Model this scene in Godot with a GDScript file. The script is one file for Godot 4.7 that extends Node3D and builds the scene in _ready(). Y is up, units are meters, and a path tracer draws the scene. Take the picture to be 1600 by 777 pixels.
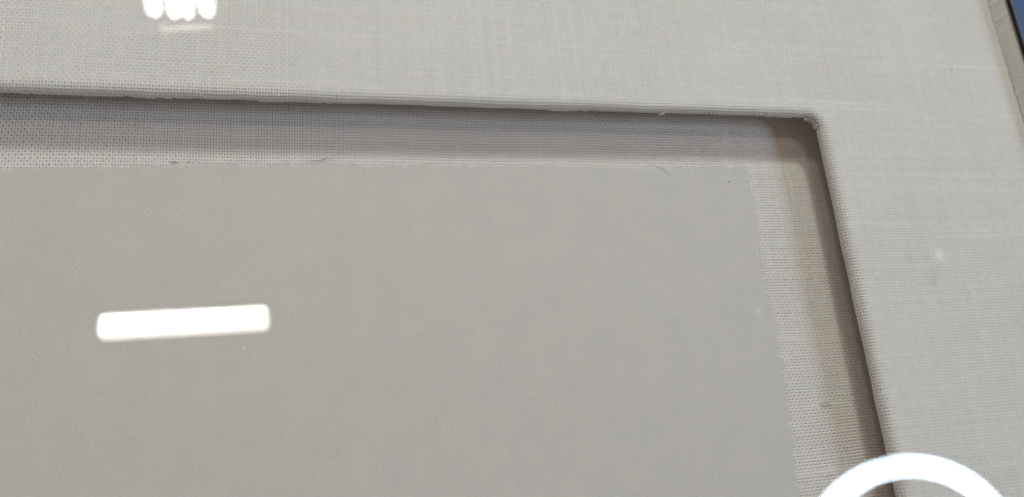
extends Node3D
# A framed sheet seen through its glass: millimetres (x right, y up the picture, z out of it) are laid flat on a table.

var rng := RandomNumberGenerator.new()
var noise := FastNoiseLite.new()

# the opening of the linen mat, in millimetres
const OPEN_X := 108.9
const OPEN_Y := 44.7
const OPEN_LEFT := -222.0
const OPEN_BOTTOM := -318.0
const CORNER := 5.0
const LIP := 1.7          # rounding of the board's edge under the cloth
const BACK_Z := -14.0      # the linen panel behind the sheet


func _ready() -> void:
	rng.seed = 7
	noise.seed = 11
	noise.noise_type = FastNoiseLite.TYPE_SIMPLEX
	noise.frequency = 1.0
	noise.fractal_type = FastNoiseLite.FRACTAL_NONE
	make_camera()
	make_surroundings()
	make_lamps()
	make_table()
	make_frame()
	make_backing()
	make_mat()
	make_sheet()
	make_glass()
	make_small_things()


func make_camera() -> void:
	var cam := Camera3D.new()
	cam.name = "camera"
	add_child(cam)
	cam.transform = Transform3D(Basis(Vector3(0.9679, 0.2358, 0.0874), Vector3(0.0152, 0.2920, -0.9563), Vector3(-0.2511, 0.9269, 0.2791)).orthonormalized(), Vector3(-0.05417, 0.2, 0.06022))
	var lens := CameraAttributesPhysical.new()
	lens.frustum_focal_length = 37.37
	lens.frustum_focus_distance = 0.229
	lens.frustum_near = 0.02
	lens.frustum_far = 12.0
	lens.exposure_aperture = 13.5
	cam.attributes = lens
	cam.current = true


func make_surroundings() -> void:
	var e := Environment.new()
	e.background_mode = Environment.BG_COLOR
	e.background_color = Color(0.282, 0.218, 0.182).linear_to_srgb()
	e.background_energy_multiplier = 1.0
	e.tonemap_mode = Environment.TONE_MAPPER_LINEAR
	e.tonemap_exposure = 1.0
	e.sdfgi_enabled = true
	e.ssao_enabled = true
	e.ssil_enabled = true
	var w := WorldEnvironment.new()
	w.name = "surroundings"
	w.environment = e
	add_child(w)


# ---------------------------------------------------------------- lamps

func glow(color: Color, energy: float) -> StandardMaterial3D:
	var m := StandardMaterial3D.new()
	m.albedo_color = Color(0.9, 0.9, 0.88)
	m.roughness = 0.5
	m.emission_enabled = true
	m.emission = color
	m.emission_energy_multiplier = energy
	return m


func bulb_light(called: String, at: Vector3, color: Color, energy: float, size: float) -> void:
	var l := OmniLight3D.new()
	l.name = called
	l.light_color = color
	l.light_energy = energy
	l.light_size = size
	l.omni_range = 6.0
	l.omni_attenuation = 2.0
	l.shadow_enabled = true
	add_child(l, true)
	l.position = at


func make_lamps() -> void:
	# the lamp that throws the mat's shadow down the picture, above the photo's top edge
	var over := AreaLight3D.new()
	over.name = "overhead_lamp_light"
	over.area_size = Vector2(0.08, 0.06)
	over.area_normalize_energy = true
	over.light_color = Color(0.94, 0.99, 0.97)
	over.light_energy = 0.232
	over.area_range = 6.0
	over.area_attenuation = 2.0
	over.shadow_enabled = true
	add_child(over)
	over.look_at_from_position(Vector3(0.06, 0.55, -0.525), Vector3(0.05, 0, -0.03), Vector3.UP)

	var head := thing("overhead_lamp", "small square lamp head above the frame, beyond the photo's top edge", "lamp", over.position)
	head.basis = over.basis
	var hs := SurfaceTool.new()
	hs.begin(Mesh.PRIMITIVE_TRIANGLES)
	box(hs, Vector3(0, 0, 0.004), Vector3(0.084, 0.064, 0.004))
	put("diffuser", hs, glow(Color(0.94, 0.99, 0.97), 2.0), head)
	hs = SurfaceTool.new()
	hs.begin(Mesh.PRIMITIVE_TRIANGLES)
	box(hs, Vector3(0, 0, 0.018), Vector3(0.10, 0.08, 0.022))
	put("housing", hs, plastic(Color(0.3, 0.3, 0.31)), head)

	# ring shaped lamp head at the right
	var cool := Color(0.83, 0.92, 1.0)
	var ring := thing("ring_lamp", "round white ring lamp mirrored in the glass at the lower right", "lamp", Vector3(1.1249, 1.2809, 0.3163))
	var axis := Vector3(0.2511, 0.9269, -0.2791).normalized()
	var torus := TorusMesh.new()
	torus.inner_radius = 0.1885
	torus.outer_radius = 0.2320
	torus.rings = 96
	torus.ring_segments = 32
	var tube := MeshInstance3D.new()
	tube.name = "tube"
	tube.mesh = torus
	tube.material_override = glow(cool, 23.0)
	ring.add_child(tube)
	var side := axis.cross(Vector3.RIGHT).normalized()
	ring.basis = Basis(side.cross(axis).normalized() * -1.0, axis, side * -1.0).orthonormalized()
	for k in 8:
		var a := TAU * k / 8.0
		bulb_light("ring_lamp_light", ring.transform * (Vector3(cos(a), 0, sin(a)) * 0.2099), Color(0.72, 0.86, 1.0), 0.044, 0.021)
	var st := SurfaceTool.new()
	st.begin(Mesh.PRIMITIVE_TRIANGLES)
	box(st, Vector3(0.0, 0.0, -0.22), Vector3(0.05, 0.055, 0.05))
	put("socket", st, plastic(Color(0.75, 0.75, 0.74)), ring).rotation.y = 2.2

	# long diffuser overhead
	var bar := thing("ceiling_lamp", "long white bar lamp mirrored in the glass over the sheet", "lamp", Vector3(-0.3735, 1.94, -0.3925))
	bar.rotation.y = 0.0216
	st = SurfaceTool.new()
	st.begin(Mesh.PRIMITIVE_TRIANGLES)
	slab(st, 0.412, 0.063, 0.018, 0.017)
	put("diffuser", st, glow(Color(1, 0.97, 0.93), 11.0), bar)
	st = SurfaceTool.new()
	st.begin(Mesh.PRIMITIVE_TRIANGLES)
	box(st, Vector3(0, 0.03, 0), Vector3(0.40, 0.04, 0.05))
	put("housing", st, plastic(Color(0.35, 0.35, 0.36)), bar)
	var al := AreaLight3D.new()
	al.name = "ceiling_lamp_light"
	al.area_size = Vector2(0.39, 0.045)
	al.area_normalize_energy = true
	al.light_color = Color(1, 0.97, 0.93)
	al.light_energy = 0.30
	al.area_range = 8.0
	al.area_attenuation = 2.0
	al.shadow_enabled = true
	add_child(al)
	al.transform = Transform3D(Basis(Vector3.UP, 0.0216) * Basis(Vector3.RIGHT, -PI / 2), Vector3(-0.3735, 1.94 - 0.021, -0.3925))

	# four rounded bulbs side by side
	var warm := Color(1.0, 0.93, 0.84)
	var tips := [Vector3(-0.1884, 0.4781, -0.3639), Vector3(-0.1716, 0.4807, -0.3648), Vector3(-0.1604, 0.4817, -0.3662), Vector3(-0.1434, 0.4823, -0.3691)]
	var names := ["leftmost of the four bright bulbs mirrored at the photo's top edge", "second from the left of the four bright bulbs mirrored at the top edge", "third from the left of the four bright bulbs mirrored at the top edge", "rightmost of the four bright bulbs mirrored at the photo's top edge"]
	for k in 4:
		var hang := Vector3(0.0, -0.80, -0.60).normalized()
		var b := thing("light_bulb", names[k], "bulb", tips[k], "bulbs mirrored at the top edge")
		st = SurfaceTool.new()
		st.begin(Mesh.PRIMITIVE_TRIANGLES)
		var profile := PackedVector2Array()
		var wide: float = [0.0076, 0.0062, 0.0062, 0.0074][k]
		for i in 25:
			var t := pow(i / 24.0, 1.6)
			profile.append(Vector2(wide * sqrt(1.0 - pow(1.0 - minf(t * 0.056 / (wide * 1.5), 1.0), 2.0)) * (1.0 - 0.35 * smoothstep(0.6, 1.0, t)), 0.056 * t))
		lathe(st, profile, hang, 28)
		put("globe", st, glow(warm.lerp(Color.WHITE, 0.75), 10.0), b)
		st = SurfaceTool.new()
		st.begin(Mesh.PRIMITIVE_TRIANGLES)
		lathe(st, PackedVector2Array([Vector2(0.0055, 0.0555), Vector2(0.006, 0.058), Vector2(0.006, 0.069), Vector2(0.0, 0.0695)]), hang, 20)
		put("screw_base", st, plastic(Color(0.6, 0.6, 0.6)), b)
		bulb_light("light_bulb_light", tips[k] + hang * 0.028, warm, 0.0085, 0.01)
	var rail := thing("lamp_rail", "faint pale rail mirrored just below the four bright bulbs", "lamp rail", Vector3(-0.1607, 0.4735, -0.3498))
	st = SurfaceTool.new()
	st.begin(Mesh.PRIMITIVE_TRIANGLES)
	box(st, Vector3.ZERO, Vector3(0.044, 0.006, 0.006))
	put("bar", st, plastic(Color(0.62, 0.62, 0.62)), rail)
	rail.rotation.y = 0.12


# ---------------------------------------------------------------- helpers

func mm(x: float, y: float, z: float) -> Vector3:
	return Vector3(x, z, -y) * 0.001


func tag(o: Node3D, label: String, category: String, group := "") -> void:
	o.set_meta("label", label)
	o.set_meta("category", category)
	if group:
		o.set_meta("group", group)


func thing(called: String, label: String, category: String, at: Vector3, group := "") -> Node3D:
	var o := Node3D.new()
	o.name = called
	add_child(o, true)
	o.position = at
	tag(o, label, category, group)
	return o


# a mesh made in the root's own axes or in its parent's (inner = true)
func put(called: String, st: SurfaceTool, m: Material, parent: Node3D = self, smooth := true) -> MeshInstance3D:
	var o := MeshInstance3D.new()
	o.name = called
	if smooth:
		st.generate_normals()
	o.mesh = st.commit()
	o.material_override = m
	parent.add_child(o, true)
	return o


func plastic(c: Color, rough := 0.5) -> StandardMaterial3D:
	var m := StandardMaterial3D.new()
	m.albedo_color = c
	m.roughness = rough
	return m


func quad(st: SurfaceTool, a: Vector3, b: Vector3, c: Vector3, d: Vector3) -> void:
	for p in [a, b, c, a, c, d]:
		st.add_vertex(p)


func box(st: SurfaceTool, at: Vector3, size: Vector3) -> void:
	var h := size / 2
	st.set_smooth_group(-1)
	for k in 3:
		for s in [-1.0, 1.0]:
			var n := Vector3.ZERO
			n[k] = s
			var u := Vector3.ZERO
			u[(k + 1) % 3] = 1.0
			var v := n.cross(u)
			quad(st, at + (n - u - v) * h, at + (n - u + v) * h, at + (n + u + v) * h, at + (n + u - v) * h)


# a flat lozenge with rounded ends, lying in x-z, thick in y
func slab(st: SurfaceTool, long: float, wide: float, thick: float, r: float) -> void:
	var rim := PackedVector2Array()
	for k in 4:
		var c: Vector2 = [Vector2(1, 1), Vector2(-1, 1), Vector2(-1, -1), Vector2(1, -1)][k] * Vector2(long / 2 - r, wide / 2 - r)
		for i in 9:
			rim.append(c + Vector2.from_angle(PI / 2 * (k + i / 8.0)) * r)
	var n := rim.size()
	for i in n:
		var a := rim[i]
		var b := rim[(i + 1) % n]
		var down := Vector3.DOWN * thick / 2
		for p in [Vector3(a.x, 0, a.y) + down, Vector3(b.x, 0, b.y) + down, down]:
			st.add_vertex(p)
		for p in [Vector3(b.x, 0, b.y) - down, Vector3(a.x, 0, a.y) - down, -down]:
			st.add_vertex(p)
		quad(st, Vector3(a.x, 0, a.y) - down, Vector3(b.x, 0, b.y) - down, Vector3(b.x, 0, b.y) + down, Vector3(a.x, 0, a.y) + down)


func lathe(st: SurfaceTool, profile: PackedVector2Array, axis: Vector3, around: int) -> void:
	var u := axis.cross(Vector3.RIGHT).normalized()
	var v := axis.cross(u)
	for i in profile.size() - 1:
		for k in around:
			var a := TAU * k / around
			var b := TAU * (k + 1) / around
			var p := u * cos(a) + v * sin(a)
			var q := u * cos(b) + v * sin(b)
			quad(st, p * profile[i].x + axis * profile[i].y, q * profile[i].x + axis * profile[i].y, q * profile[i + 1].x + axis * profile[i + 1].y, p * profile[i + 1].x + axis * profile[i + 1].y)


# a fine round strand through points given in millimetres, relative to "from"
func strand(st: SurfaceTool, points: Array, radius: float, from: Vector3, taper := true) -> void:
	var curve := Curve3D.new()
	for i in points.size():
		var p: Vector3 = points[i]
		var t: Vector3 = (points[mini(i + 1, points.size() - 1)] - points[maxi(i - 1, 0)]) / 6.0
		curve.add_point(p, -t, t)
	var n := maxi(8, int(curve.get_baked_length() * 3.0))
	var rings := []
	for i in n + 1:
		var s := curve.get_baked_length() * i / n
		var p := curve.sample_baked(s, true)
		var t := (curve.sample_baked(minf(s + 0.05, curve.get_baked_length()), true) - curve.sample_baked(maxf(s - 0.05, 0.0), true)).normalized()
		var u := t.cross(Vector3(0.1, 0.2, 1)).normalized()
		var v := t.cross(u)
		var r := radius * (minf(1.0, 0.25 + 3.0 * minf(i, n - i) / n) if taper else 1.0)
		var ring := []
		for k in 6:
			var a := TAU * k / 6.0
			var q := p + (u * cos(a) + v * sin(a)) * r
			ring.append(mm(q.x, q.y, q.z) - from)
		rings.append(ring)
	for i in n:
		for k in 6:
			quad(st, rings[i][k], rings[i][(k + 1) % 6], rings[i + 1][(k + 1) % 6], rings[i + 1][k])


# ---------------------------------------------------------------- cloth

# where the flat cloth of the mat lies once it is pulled over the edge of the opening: [position, normal, kept, how far into the bend 0..1]
func over_edge(x: float, y: float) -> Array:
	var q := Vector2(x - (OPEN_X - CORNER), y - (OPEN_Y - CORNER))
	var g: Vector2
	var s: float
	if q.x > 0.0 and q.y > 0.0:
		s = q.length() - CORNER
		g = q.normalized()
	elif q.x > q.y:
		s = q.x - CORNER
		g = Vector2(1, 0)
	else:
		s = q.y - CORNER
		g = Vector2(0, 1)
	if s >= LIP:
		return [Vector3(x, y, 0), Vector3(0, 0, 1), true, clampf(1.0 - (s - LIP) / 1.6, 0.0, 1.0)]
	var a := LIP - s
	var turn := a / LIP
	var d := 0.0
	var z := 0.0
	var n: Vector3
	if turn < PI / 2:
		d = LIP - LIP * sin(turn)
		z = -(LIP - LIP * cos(turn))
		n = Vector3(-g.x * sin(turn), -g.y * sin(turn), cos(turn))
	else:
		z = -LIP - (a - LIP * PI / 2)
		n = Vector3(-g.x, -g.y, 0)
	var wob := 0.16 * noise.get_noise_2d(x * 0.06 + 31.0, y * 0.06) * clampf(turn, 0.0, 1.0)
	return [Vector3(x + g.x * (d - s + wob), y + g.y * (d - s + wob), z), n, z > -3.1, 1.0]


# Plain weave, thread by thread. warp threads run along y, weft threads along x; each goes over and under in turn.
func weave(area: Rect2, pitch: Vector2, half: Vector2, lift: float, crown: float, base: Vector3, on_mat: bool, z0: float, slub: float, from: Vector3) -> ArrayMesh:
	var pos := PackedVector3Array()
	var nor := PackedVector3Array()
	var col := PackedColorArray()
	var idx := PackedInt32Array()
	var nx := int(area.size.x / pitch.x)
	var ny := int(area.size.y / pitch.y)
	var drift := PackedFloat32Array()
	for way in 2:
		var count := nx if way == 0 else ny
		var steps := 2 * (ny if way == 0 else nx)
		var across_pitch := pitch.x if way == 0 else pitch.y
		var along_pitch := pitch.y if way == 0 else pitch.x
		for i in count:
			var wander := 0.0
			var shade := 1.0 + rng.randfn(0.0, 0.022)
			var warmth := rng.randfn(0.0, 0.010)
			var fat := 1.0 + rng.randfn(0.0, 0.022)
			var offset := rng.randfn(0.0, 0.025) * across_pitch
			# thick places in the yarn
			var slubs := []
			if way == 1 and rng.randf() < slub:
				for k in rng.randi_range(1, 3):
					slubs.append([rng.randf() * area.size.x, rng.randf_range(8.0, 45.0), rng.randf_range(0.2, 0.6)])
			elif rng.randf() < slub * 0.25:
				slubs.append([rng.randf() * (area.size.y if way == 0 else area.size.x), rng.randf_range(3.0, 14.0), rng.randf_range(0.15, 0.4)])
			var before := -1
			for j in steps + 1:
				var s := j * along_pitch * 0.5
				var x := area.position.x + ((i + 0.5) * pitch.x if way == 0 else s)
				var y := area.position.y + ((i + 0.5) * pitch.y if way == 1 else s)
				if not on_mat and x < 83.0 and y < 23.0:
					before = -1
					continue
				if on_mat and x < OPEN_X - 6.0 and y < OPEN_Y - 6.0:
					before = -1
					continue
				var n1 := noise.get_noise_2d(i * 7.31 + way * 500.0, s * 0.22)
				wander = offset + across_pitch * 0.05 * n1
				# slow drift of the whole cloth, shared by neighbours
				wander += 0.22 * noise.get_noise_2d(x * 0.018 + way * 90.0, y * 0.018)
				if way == 0:
					x += wander
				else:
					y += wander
				var w: float = (half.x if way == 0 else half.y) * fat * (1.0 + 0.09 * noise.get_noise_2d(i * 3.77 + 200.0 + way * 300.0, s * 0.35))
				var tall := crown
				for sl in slubs:
					var e: float = 1.0 - absf(s - sl[0]) / sl[1]
					if e > 0.0:
						w += w * sl[2] * smoothstep(0.0, 0.6, e)
						tall += crown * sl[2] * smoothstep(0.0, 0.6, e)
				var even := j % 2 == 0
				var up := 1.0 if (i + j / 2) % 2 == way else -1.0
				var z := lift * up if even else 0.0
				# at the half-way points the thread climbs from the last crossing to the next
				var climb := 0.0 if even else -2.0 * lift * up / along_pitch
				var p := Vector3(x, y, 0)
				var n := Vector3(0, 0, 1)
				if on_mat:
					var e := over_edge(x, y)
					if not e[2]:
						before = -1
						continue
					p = e[0]
					n = e[1]
					w *= 1.0 - 0.36 * e[3]
				p.z += z0
				var u := Vector3(1, 0, 0) if way == 0 else Vector3(0, 1, 0)
				var t := Vector3(0, 1, 0) if way == 0 else Vector3(1, 0, 0)
				if n.z < 0.9999:
					u = (u - n * u.dot(n)).normalized() if absf(u.dot(n)) < 0.99 else Vector3(0, 0, 1) * (1.0 if u.dot(n) < 0.0 else -1.0)
					t = (t - n * t.dot(n)).normalized() if absf(t.dot(n)) < 0.99 else Vector3(0, 0, 1) * (1.0 if t.dot(n) < 0.0 else -1.0)
				var lean := n - t * climb
				var tint := shade * (1.0 + 0.035 * n1)
				var c := Color(base.x * tint * (1.0 + warmth), base.y * tint, base.z * tint * (1.0 - warmth))
				var first := pos.size()
				for k in 3:
					var o := k - 1.0
					var q := p + u * (o * w) + n * (z + (tall if k == 1 else -0.35 * tall))
					var m := (lean + u * (o * 1.15)).normalized()
					pos.append(mm(q.x, q.y, q.z) - from)
					nor.append(Vector3(m.x, m.z, -m.y))
					col.append(c)
				if before >= 0:
					for k in 2:
						var a := before + k
						var b := before + k + 1
						var d := first + k
						var e := first + k + 1
						if way == 0:
							idx.append_array(PackedInt32Array([a, d, b, b, d, e]))
						else:
							idx.append_array(PackedInt32Array([a, b, d, b, e, d]))
				before = first
	var arrays := []
	arrays.resize(Mesh.ARRAY_MAX)
	arrays[Mesh.ARRAY_VERTEX] = pos
	arrays[Mesh.ARRAY_NORMAL] = nor
	arrays[Mesh.ARRAY_COLOR] = col
	arrays[Mesh.ARRAY_INDEX] = idx
	var mesh := ArrayMesh.new()
	mesh.add_surface_from_arrays(Mesh.PRIMITIVE_TRIANGLES, arrays)
	return mesh


func yarn() -> StandardMaterial3D:
	var m := StandardMaterial3D.new()
	m.vertex_color_use_as_albedo = true
	m.roughness = 0.85
	m.metallic_specular = 0.25
	return m


func cloth_part(called: String, mesh: Mesh, parent: Node3D) -> void:
	var o := MeshInstance3D.new()
	o.name = called
	o.mesh = mesh
	o.material_override = yarn()
	o.set_meta("kind", "stuff")
	parent.add_child(o, true)


func linear(r: float, g: float, b: float) -> Color:
	return Color(r, g, b).linear_to_srgb()


# ---------------------------------------------------------------- the picture, from the back to the front

func make_table() -> void:
	var st := SurfaceTool.new()
	st.begin(Mesh.PRIMITIVE_TRIANGLES)
	box(st, Vector3(0, -0.045, 0.08), Vector3(2.4, 0.05, 1.8))
	var m := plastic(linear(0.12, 0.12, 0.13), 0.6)
	put("table_surface", st, m).set_meta("kind", "structure")


func make_frame() -> void:
	var at := mm(200, -100, -20)
	var f := thing("picture_frame", "blue picture frame with a narrow black inner edge round the linen mat", "picture frame", at)
	var inner := Rect2(-312.0, -408.0, 505.8, 545.0)  # sight size, mm
	var c := [inner.position, inner.position + Vector2(inner.size.x, 0), inner.end, inner.position + Vector2(0, inner.size.y)]
	# profile: distance outward from the sight edge, height
	var lip := [Vector2(0.5, 7.0), Vector2(0.0, 7.1), Vector2(0.0, 7.6), Vector2(0.1, 7.8), Vector2(0.25, 7.9)]
	var face := [Vector2(0.25, 7.9), Vector2(0.5, 8.05), Vector2(16.5, 8.6), Vector2(17.4, 8.4), Vector2(18.0, 7.8), Vector2(18.0, -20.0), Vector2(7.9, -20.0), Vector2(7.9, 7.0), Vector2(0.5, 7.0)]
	var black := plastic(linear(0.012, 0.012, 0.013), 0.45)
	var blue := plastic(linear(0.042, 0.085, 0.185), 0.6)
	for k in 4:
		for part in [["sight_edge", lip, black], ["rail", face, blue]]:
			var st := SurfaceTool.new()
			st.begin(Mesh.PRIMITIVE_TRIANGLES)
			st.set_smooth_group(-1)
			var a: Vector2 = c[k]
			var b: Vector2 = c[(k + 1) % 4]
			var along := (b - a).normalized()
			var out := Vector2(along.y, -along.x)
			var pr: Array = part[1]
			for i in pr.size() - 1:
				var q := []
				for pick in [[a, -1.0, pr[i]], [b, 1.0, pr[i]], [b, 1.0, pr[i + 1]], [a, -1.0, pr[i + 1]]]:
					var p: Vector2 = pick[0] + along * (pick[1] * pick[2].x) + out * pick[2].x
					q.append(mm(p.x, p.y, pick[2].y) - at)
				quad(st, q[0], q[3], q[2], q[1])
			put(part[0], st, part[2], f)
	# linen wrapped slip that stands on the mat and holds the glass off it
	var stb := SurfaceTool.new()
	stb.begin(Mesh.PRIMITIVE_TRIANGLES)
	box(stb, Vector3(0.003, -0.0006, 0.1355), Vector3(0.0059, 0.0006, 0.544))
	var slip := put("linen_slip", stb, plastic(linear(0.24, 0.225, 0.21), 0.9), f)
	slip.position = mm(192.7, 0, 0.25) - at
	slip.rotation_degrees.z = 83.0
	cloth_part("linen_cloth", weave(Rect2(200, -135, 6.1, 272), Vector2(0.80, 0.95), Vector2(0.37, 0.44), 0.13, 0.16, Vector3(0.635, 0.62, 0.59), false, 0.0, 0.1, mm(200, 0, 0)), slip)


func ring_board(st: SurfaceTool, rings: Array, from: Vector3) -> void:
	for i in rings.size() - 1:
		var n: int = rings[i].size()
		for k in n:
			var a: Vector3 = rings[i][k]
			var b: Vector3 = rings[i][(k + 1) % n]
			var c: Vector3 = rings[i + 1][(k + 1) % n]
			var d: Vector3 = rings[i + 1][k]
			quad(st, mm(a.x, a.y, a.z) - from, mm(d.x, d.y, d.z) - from, mm(c.x, c.y, c.z) - from, mm(b.x, b.y, b.z) - from)


# the outline of the opening grown by d, anticlockwise, and what lies round it
func outline(d: float, z: float) -> Array:
	var r := Rect2(OPEN_LEFT, OPEN_BOTTOM, OPEN_X - OPEN_LEFT, OPEN_Y - OPEN_BOTTOM)
	var pts := []
	for k in 4:
		var c: Vector2 = [Vector2(r.end.x - CORNER, r.end.y - CORNER), Vector2(r.position.x + CORNER, r.end.y - CORNER), r.position + Vector2(CORNER, CORNER), Vector2(r.end.x - CORNER, r.position.y + CORNER)][k]
		for i in 13:
			var p := c + Vector2.from_angle(PI / 2 * (k + i / 12.0)) * (CORNER + d)
			pts.append(Vector3(p.x, p.y, z))
	return pts


func square_outline(r: Rect2, z: float) -> Array:
	var pts := []
	for k in 4:
		var c: Vector2 = [r.end, Vector2(r.position.x, r.end.y), r.position, Vector2(r.end.x, r.position.y)][k]
		for i in 13:
			pts.append(Vector3(c.x, c.y, z))
	return pts


func make_mat() -> void:
	var at := mm(150, 70, -3)
	var m := thing("linen_mat", "pale linen covered mat with a rounded window cut in it", "picture mat", at)
	var st := SurfaceTool.new()
	st.begin(Mesh.PRIMITIVE_TRIANGLES)
	var sheet := Rect2(-319.5, -415.5, 518.3, 560.0)
	var rings := [outline(0.32, -3.0)]
	for i in 7:
		var a := PI / 2 * (1.0 - i / 6.0)
		rings.append(outline(LIP - (LIP - 0.32) * sin(a), -LIP + (LIP - 0.32) * cos(a)))
	rings.append(square_outline(sheet, -0.32))
	rings.append(square_outline(sheet, -3.0))
	rings.append(outline(0.32, -3.0))
	ring_board(st, rings, at)
	var board := plastic(linear(0.24, 0.225, 0.21), 0.9)
	put("board", st, board, m)
	st = SurfaceTool.new()
	st.begin(Mesh.PRIMITIVE_TRIANGLES)
	ring_board(st, [outline(8.0, BACK_Z + 0.3), outline(8.0, -3.0)], at)
	put("spacer", st, plastic(linear(0.30, 0.28, 0.26), 0.9), m)
	cloth_part("linen_cloth", weave(Rect2(-205, -135, 402.5, 278), Vector2(0.75, 0.95), Vector2(0.365, 0.452), 0.095, 0.125, Vector3(0.635, 0.625, 0.60), true, 0.0, 0.26, at), m)
	# ends of cut yarn in the inner corner
	st = SurfaceTool.new()
	st.begin(Mesh.PRIMITIVE_TRIANGLES)
	for k in 16:
		var a := PI / 2 * (0.18 + 0.70 * k / 15.0)
		var o := Vector2(OPEN_X - CORNER, OPEN_Y - CORNER) + Vector2.from_angle(a) * CORNER
		var inward := -Vector2.from_angle(a + rng.randfn(0.0, 0.35))
		var l := rng.randf_range(0.5, 1.5)
		var z := rng.randf_range(-2.9, -1.9)
		strand(st, [Vector3(o.x - inward.x, o.y - inward.y, z + 0.3), Vector3(o.x + inward.x * l * 0.5, o.y + inward.y * l * 0.5, z), Vector3(o.x + inward.x * l + rng.randfn(0, 0.3), o.y + inward.y * l, z - rng.randf_range(0.1, 0.6))], rng.randf_range(0.07, 0.16), at)
	put("frayed_yarn", st, plastic(linear(0.58, 0.56, 0.53), 0.9), m)


func make_backing() -> void:
	var at := mm(98, 30, BACK_Z - 3)
	var b := thing("linen_backing", "coarse linen covered backing panel in shadow behind the sheet", "backing panel", at)
	var st := SurfaceTool.new()
	st.begin(Mesh.PRIMITIVE_TRIANGLES)
	box(st, mm(-60.35, -135.5, BACK_Z - 1.85) - at, Vector3(0.5183, 0.003, 0.560))
	put("board", st, plastic(linear(0.10, 0.09, 0.08), 0.9), b)
	cloth_part("linen_cloth", weave(Rect2(-205, -135, 330, 197), Vector2(0.76, 0.93), Vector2(0.272, 0.325), 0.12, 0.15, Vector3(0.68, 0.655, 0.62), false, BACK_Z, 0.10, at), b)


func edge_right(y: float) -> float:
	var pts := [Vector2(-330, 72), Vector2(-200, 78), Vector2(-74.1, 84.7), Vector2(-58.1, 85.9), Vector2(-40.9, 87.0), Vector2(-22.8, 87.1), Vector2(-17.2, 87.2), Vector2(-15.6, 86.4), Vector2(-8.2, 86.2), Vector2(4.6, 87.1), Vector2(15.7, 87.9), Vector2(19.0, 88.5), Vector2(22.2, 87.2), Vector2(23.6, 86.5), Vector2(27.0, 86.9), Vector2(31.1, 87.4), Vector2(40, 87.4)]
	for i in pts.size() - 1:
		if y <= pts[i + 1].x:
			return lerpf(pts[i].y, pts[i + 1].y, (y - pts[i].x) / (pts[i + 1].x - pts[i].x))
	return 87.4


func edge_top(x: float) -> float:
	var pts := [Vector2(-240, 26.3), Vector2(-132, 28.5), Vector2(-85, 30.0), Vector2(-33, 30.7), Vector2(26, 30.8), Vector2(87, 31.1), Vector2(93, 31.1)]
	for i in pts.size() - 1:
		if x <= pts[i + 1].x:
			return lerpf(pts[i].y, pts[i + 1].y, (x - pts[i].x) / (pts[i + 1].x - pts[i].x))
	return 31.1


func paper_material() -> StandardMaterial3D:
	var side := 1024
	var img := Image.create_empty(side, side, false, Image.FORMAT_RGB8)
	var bump := Image.create_empty(side, side, false, Image.FORMAT_RGB8)
	var n := FastNoiseLite.new()
	n.seed = 3
	n.noise_type = FastNoiseLite.TYPE_SIMPLEX_SMOOTH
	n.frequency = 0.012
	n.fractal_octaves = 5
	n.fractal_gain = 0.62
	var clouds := n.get_seamless_image(side, side, false, false, 0.15, true)
	n.seed = 5
	n.frequency = 0.16
	n.fractal_octaves = 3
	var grain := n.get_seamless_image(side, side, false, false, 0.15, true)
	var tint := Vector3(0.752, 0.742, 0.720)
	for y in side:
		for x in side:
			var c := clouds.get_pixel(x, y).r - 0.5
			var g := grain.get_pixel(x, y).r - 0.5
			var k := 1.0 + 0.030 * c + 0.07 * g
			img.set_pixel(x, y, Color(tint.x * k * (1.0 + 0.006 * c), tint.y * k, tint.z * k * (1.0 - 0.008 * c)))
			bump.set_pixel(x, y, Color(0.5 + 0.6 * g + 0.1 * c, 0, 0))
	# fibres in the pulp, a few dark flecks
	for k in 900:
		var p := Vector2(rng.randf(), rng.randf()) * side
		var a := rng.randf() * TAU
		var dark := rng.randf_range(-0.06, 0.05)
		for s in rng.randi_range(5, 26):
			a += rng.randfn(0.0, 0.12)
			p += Vector2.from_angle(a)
			var q := Vector2i(posmod(int(p.x), side), posmod(int(p.y), side))
			img.set_pixelv(q, img.get_pixelv(q) * (1.0 + dark))
	for k in 14:
		var q := Vector2i(rng.randi_range(1, side - 2), rng.randi_range(1, side - 2))
		for s in rng.randi_range(1, 2):
			var o := q + Vector2i(rng.randi_range(0, 1), rng.randi_range(0, 1))
			img.set_pixelv(o, img.get_pixelv(o) * rng.randf_range(0.92, 0.97))
	var m := StandardMaterial3D.new()
	m.albedo_texture = ImageTexture.create_from_image(img)
	m.heightmap_enabled = true
	m.heightmap_texture = ImageTexture.create_from_image(bump)
	m.heightmap_scale = 0.012
	m.roughness = 0.9
	m.metallic_specular = 0.3
	return m


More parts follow.
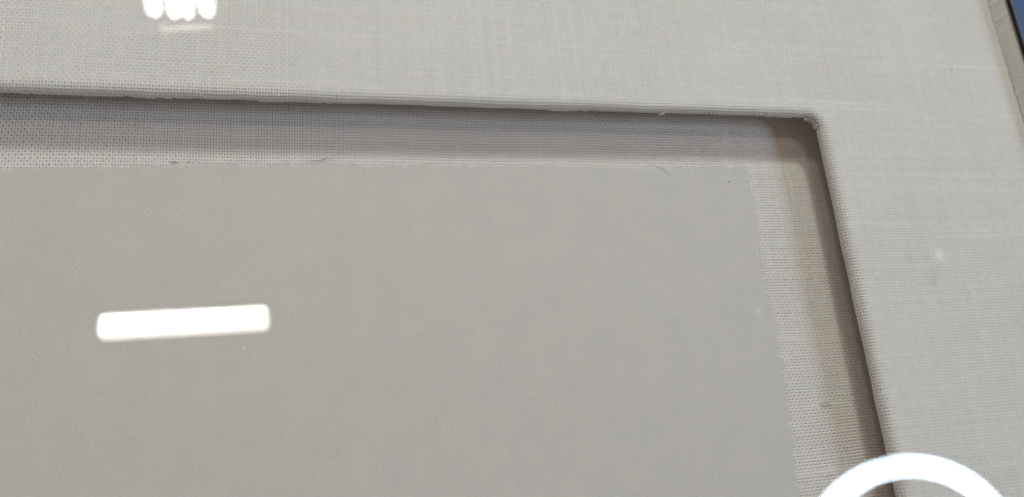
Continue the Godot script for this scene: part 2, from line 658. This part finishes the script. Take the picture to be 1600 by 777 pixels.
func make_sheet() -> void:
	var at := mm(-20, -20, BACK_Z + 0.3)
	var xs := PackedFloat32Array()
	var ys := PackedFloat32Array()
	var x := -230.0
	while x < 87.3:
		xs.append(x)
		x += 4.0 if x < -165.0 else 0.55 if x < 76.0 else 0.3
	for e in [87.3, 87.65, 87.9, 88.02]:
		xs.append(e)
	var y := -325.0
	while y < 30.8:
		ys.append(y)
		y += 4.0 if y < -125.0 else 0.6 if y < 20.0 else 0.3
	for e in [30.8, 31.15, 31.4, 31.52]:
		ys.append(e)
	var pos := PackedVector3Array()
	var uv := PackedVector2Array()
	var idx := PackedInt32Array()
	for j in ys.size():
		for i in xs.size():
			var px := xs[i]
			var py := ys[j]
			var near_r := smoothstep(60.0, 87.8, px)
			var near_t := smoothstep(8.0, 31.3, py)
			var torn_r := 0.46 * noise.get_noise_2d(py * 0.28, 5.0) + 0.32 * noise.get_noise_2d(py * 0.9, 17.0) + 0.15 * noise.get_noise_2d(py * 2.3, 3.0)
			var torn_t := 0.41 * noise.get_noise_2d(px * 0.22, 60.0) + 0.35 * noise.get_noise_2d(px * 0.75, 71.0) + 0.18 * noise.get_noise_2d(px * 1.9, 44.0)
			var qx := px + (edge_right(py) - 88.02 + torn_r) * near_r
			var qy := py + (edge_top(px) - 31.52 + torn_t) * near_t
			# thins out towards the torn edge
			var inside := minf(88.02 - px, 31.52 - py)
			var z := BACK_Z + 0.36 + 0.16 * smoothstep(0.0, 1.1, inside) + 0.10 * noise.get_noise_2d(px * 0.02, py * 0.02) * smoothstep(0.0, 20.0, inside)
			if inside < 0.01:
				z -= 0.30
			var p := mm(qx, qy, z) - at
			pos.append(p)
			uv.append(Vector2(qx, -qy) / 150.0)
	for j in ys.size() - 1:
		for i in xs.size() - 1:
			var a := j * xs.size() + i
			var b := a + xs.size()
			idx.append_array(PackedInt32Array([a, b, a + 1, a + 1, b, b + 1]))
	var arrays := []
	arrays.resize(Mesh.ARRAY_MAX)
	arrays[Mesh.ARRAY_VERTEX] = pos
	arrays[Mesh.ARRAY_TEX_UV] = uv
	arrays[Mesh.ARRAY_INDEX] = idx
	var raw := ArrayMesh.new()
	raw.add_surface_from_arrays(Mesh.PRIMITIVE_TRIANGLES, arrays)
	var st := SurfaceTool.new()
	st.create_from(raw, 0)
	var o := put("paper_sheet", st, paper_material())
	o.position = at
	tag(o, "blank grey beige sheet of paper with torn deckle edges on the linen panel", "paper sheet")


func make_glass() -> void:
	var at := mm(200, -100, 1.0)
	var st := SurfaceTool.new()
	st.begin(Mesh.PRIMITIVE_TRIANGLES)
	box(st, mm(-60.35, -135.5, 6.5) - at, Vector3(0.5183, 0.0006, 0.560))
	var m := StandardMaterial3D.new()
	m.transparency = BaseMaterial3D.TRANSPARENCY_ALPHA
	m.albedo_color = Color(1, 1, 1, 0.0)
	m.roughness = 0.0
	m.metallic_specular = 0.5
	var o := put("glass_pane", st, m)
	o.position = at
	tag(o, "clear glass pane over the whole picture mirroring the lamps", "glass pane")


func fibre(called: String, label: String, category: String, points: Array, radius: float, c: Color) -> void:
	var first: Vector3 = points[0]
	var at := mm(first.x, first.y, first.z)
	var st := SurfaceTool.new()
	st.begin(Mesh.PRIMITIVE_TRIANGLES)
	strand(st, points, radius, at)
	var o := put(called, st, plastic(c, 0.8))
	o.position = at
	tag(o, label, category)


func make_small_things() -> void:
	var z := BACK_Z + 0.55
	fibre("hair", "thin curved hair on the sheet's top edge near its right corner", "hair", [Vector3(50.3, 31.5, z), Vector3(53.6, 31.2, z + 0.2), Vector3(56.3, 30.1, z + 0.2), Vector3(58.3, 28.3, z + 0.1), Vector3(59.3, 27.7, z)], 0.05, linear(0.33, 0.31, 0.28))
	fibre("dark_fibre", "longer dark fibre lying along the sheet's top edge left of the middle", "fibre", [Vector3(-55.0, 31.3, z), Vector3(-51.7, 31.5, z + 0.2), Vector3(-49.3, 32.1, z + 0.2), Vector3(-48.0, 31.7, z)], 0.14, linear(0.32, 0.31, 0.29))
	fibre("dark_fibre", "short dark crumb at the sheet's top edge, the leftmost fibre there", "fibre", [Vector3(-91.8, 30.5, z - 0.1), Vector3(-90.6, 30.6, z), Vector3(-89.6, 30.4, z - 0.1)], 0.18, linear(0.30, 0.28, 0.26))
	fibre("dark_fibre", "tiny dark flake just right of the leftmost crumb on the sheet edge", "fibre", [Vector3(-87.2, 30.6, z - 0.1), Vector3(-86.6, 30.8, z), Vector3(-86.2, 30.7, z - 0.1)], 0.13, linear(0.30, 0.28, 0.26))
	fibre("dark_fibre", "short dark slanting flake below the long fibre at the sheet edge", "fibre", [Vector3(-42.7, 31.1, z - 0.1), Vector3(-41.9, 30.3, z), Vector3(-41.4, 29.8, z - 0.1)], 0.10, linear(0.28, 0.26, 0.24))
	# lint caught on the lip of the mat
	var at := mm(53.4, 44.7, -1.5)
	var st := SurfaceTool.new()
	st.begin(Mesh.PRIMITIVE_TRIANGLES)
	for k in 9:
		var o := Vector3(rng.randfn(0, 0.25), rng.randfn(0, 0.15), rng.randfn(0, 0.15))
		strand(st, [Vector3(54.6, 45.4, -0.7) + o, Vector3(53.8, 44.6, -1.6) + o * 1.3, Vector3(52.6 + rng.randfn(0, 0.4), 43.9, -2.6) + o], rng.randf_range(0.10, 0.20), at)
	var tuft := put("lint_tuft", st, plastic(linear(0.6, 0.59, 0.57), 0.9))
	tuft.position = at
	tag(tuft, "white lint tuft caught on the mat's upper lip", "lint")
	at = mm(99.5, -47.9, BACK_Z + 0.3)
	st = SurfaceTool.new()
	st.begin(Mesh.PRIMITIVE_TRIANGLES)
	for k in 8:
		var o := Vector3(rng.randfn(0, 0.3), rng.randfn(0, 0.35), rng.randfn(0, 0.05))
		strand(st, [Vector3(97.6, -48.4, BACK_Z + 0.3) + o, Vector3(99.4, -47.9, BACK_Z + 0.4) + o, Vector3(101.3, -48.0, BACK_Z + 0.3) + o], rng.randf_range(0.07, 0.12), at)
	var knot := put("lint_knot", st, plastic(linear(0.64, 0.62, 0.59), 0.9))
	knot.position = at
	tag(knot, "flat grey slub of lint on the backing linen right of the sheet", "lint")
	# dust on the glass
	specks(mm(135.7, -6.2, 6.82), 260, 1.9, 0.12, "dust_speck", "pale smudge of dust on the glass over the right side of the mat", linear(0.8, 0.8, 0.8))
	specks(mm(-70.2, -25.9, 6.82), 14, 0.22, 0.10, "dust_speck", "small white fleck on the glass just below the bar lamp's reflection", linear(0.85, 0.85, 0.83))
	specks(mm(167.6, 64.1, 0.22), 3, 0.12, 0.22, "dark_speck", "single dark dot on the linen mat near its upper right corner", linear(0.05, 0.045, 0.04))
	specks(mm(-119.1, 45.8, 6.82), 70, 1.9, 0.07, "dust_speck", "faint wide patch of dust on the glass at the photo's left edge", linear(0.8, 0.8, 0.8))
	specks(mm(68.8, -22.5, 6.82), 60, 1.6, 0.07, "dust_speck", "faint pale streak of dust on the glass along the sheet's right edge", linear(0.8, 0.8, 0.8))


func specks(at: Vector3, count: int, spread: float, size: float, called: String, label: String, c: Color) -> void:
	var st := SurfaceTool.new()
	st.begin(Mesh.PRIMITIVE_TRIANGLES)
	for k in count:
		var o := mm(rng.randfn(0, spread * 0.45), rng.randfn(0, spread * 0.6), 0)
		var r := size * rng.randf_range(0.5, 1.1) * 0.001
		var top := o + Vector3(0, r * 0.6, 0)
		var a0 := rng.randf() * TAU
		for i in 5:
			var a := a0 + TAU * i / 5.0
			var b := a0 + TAU * (i + 1) / 5.0
			for p in [top, o + Vector3(cos(a), 0, sin(a)) * r, o + Vector3(cos(b), 0, sin(b)) * r]:
				st.add_vertex(p)
	var m := put(called, st, plastic(c, 0.9))
	m.position = at
	tag(m, label, "dust speck" if called == "dust_speck" else "dark speck")
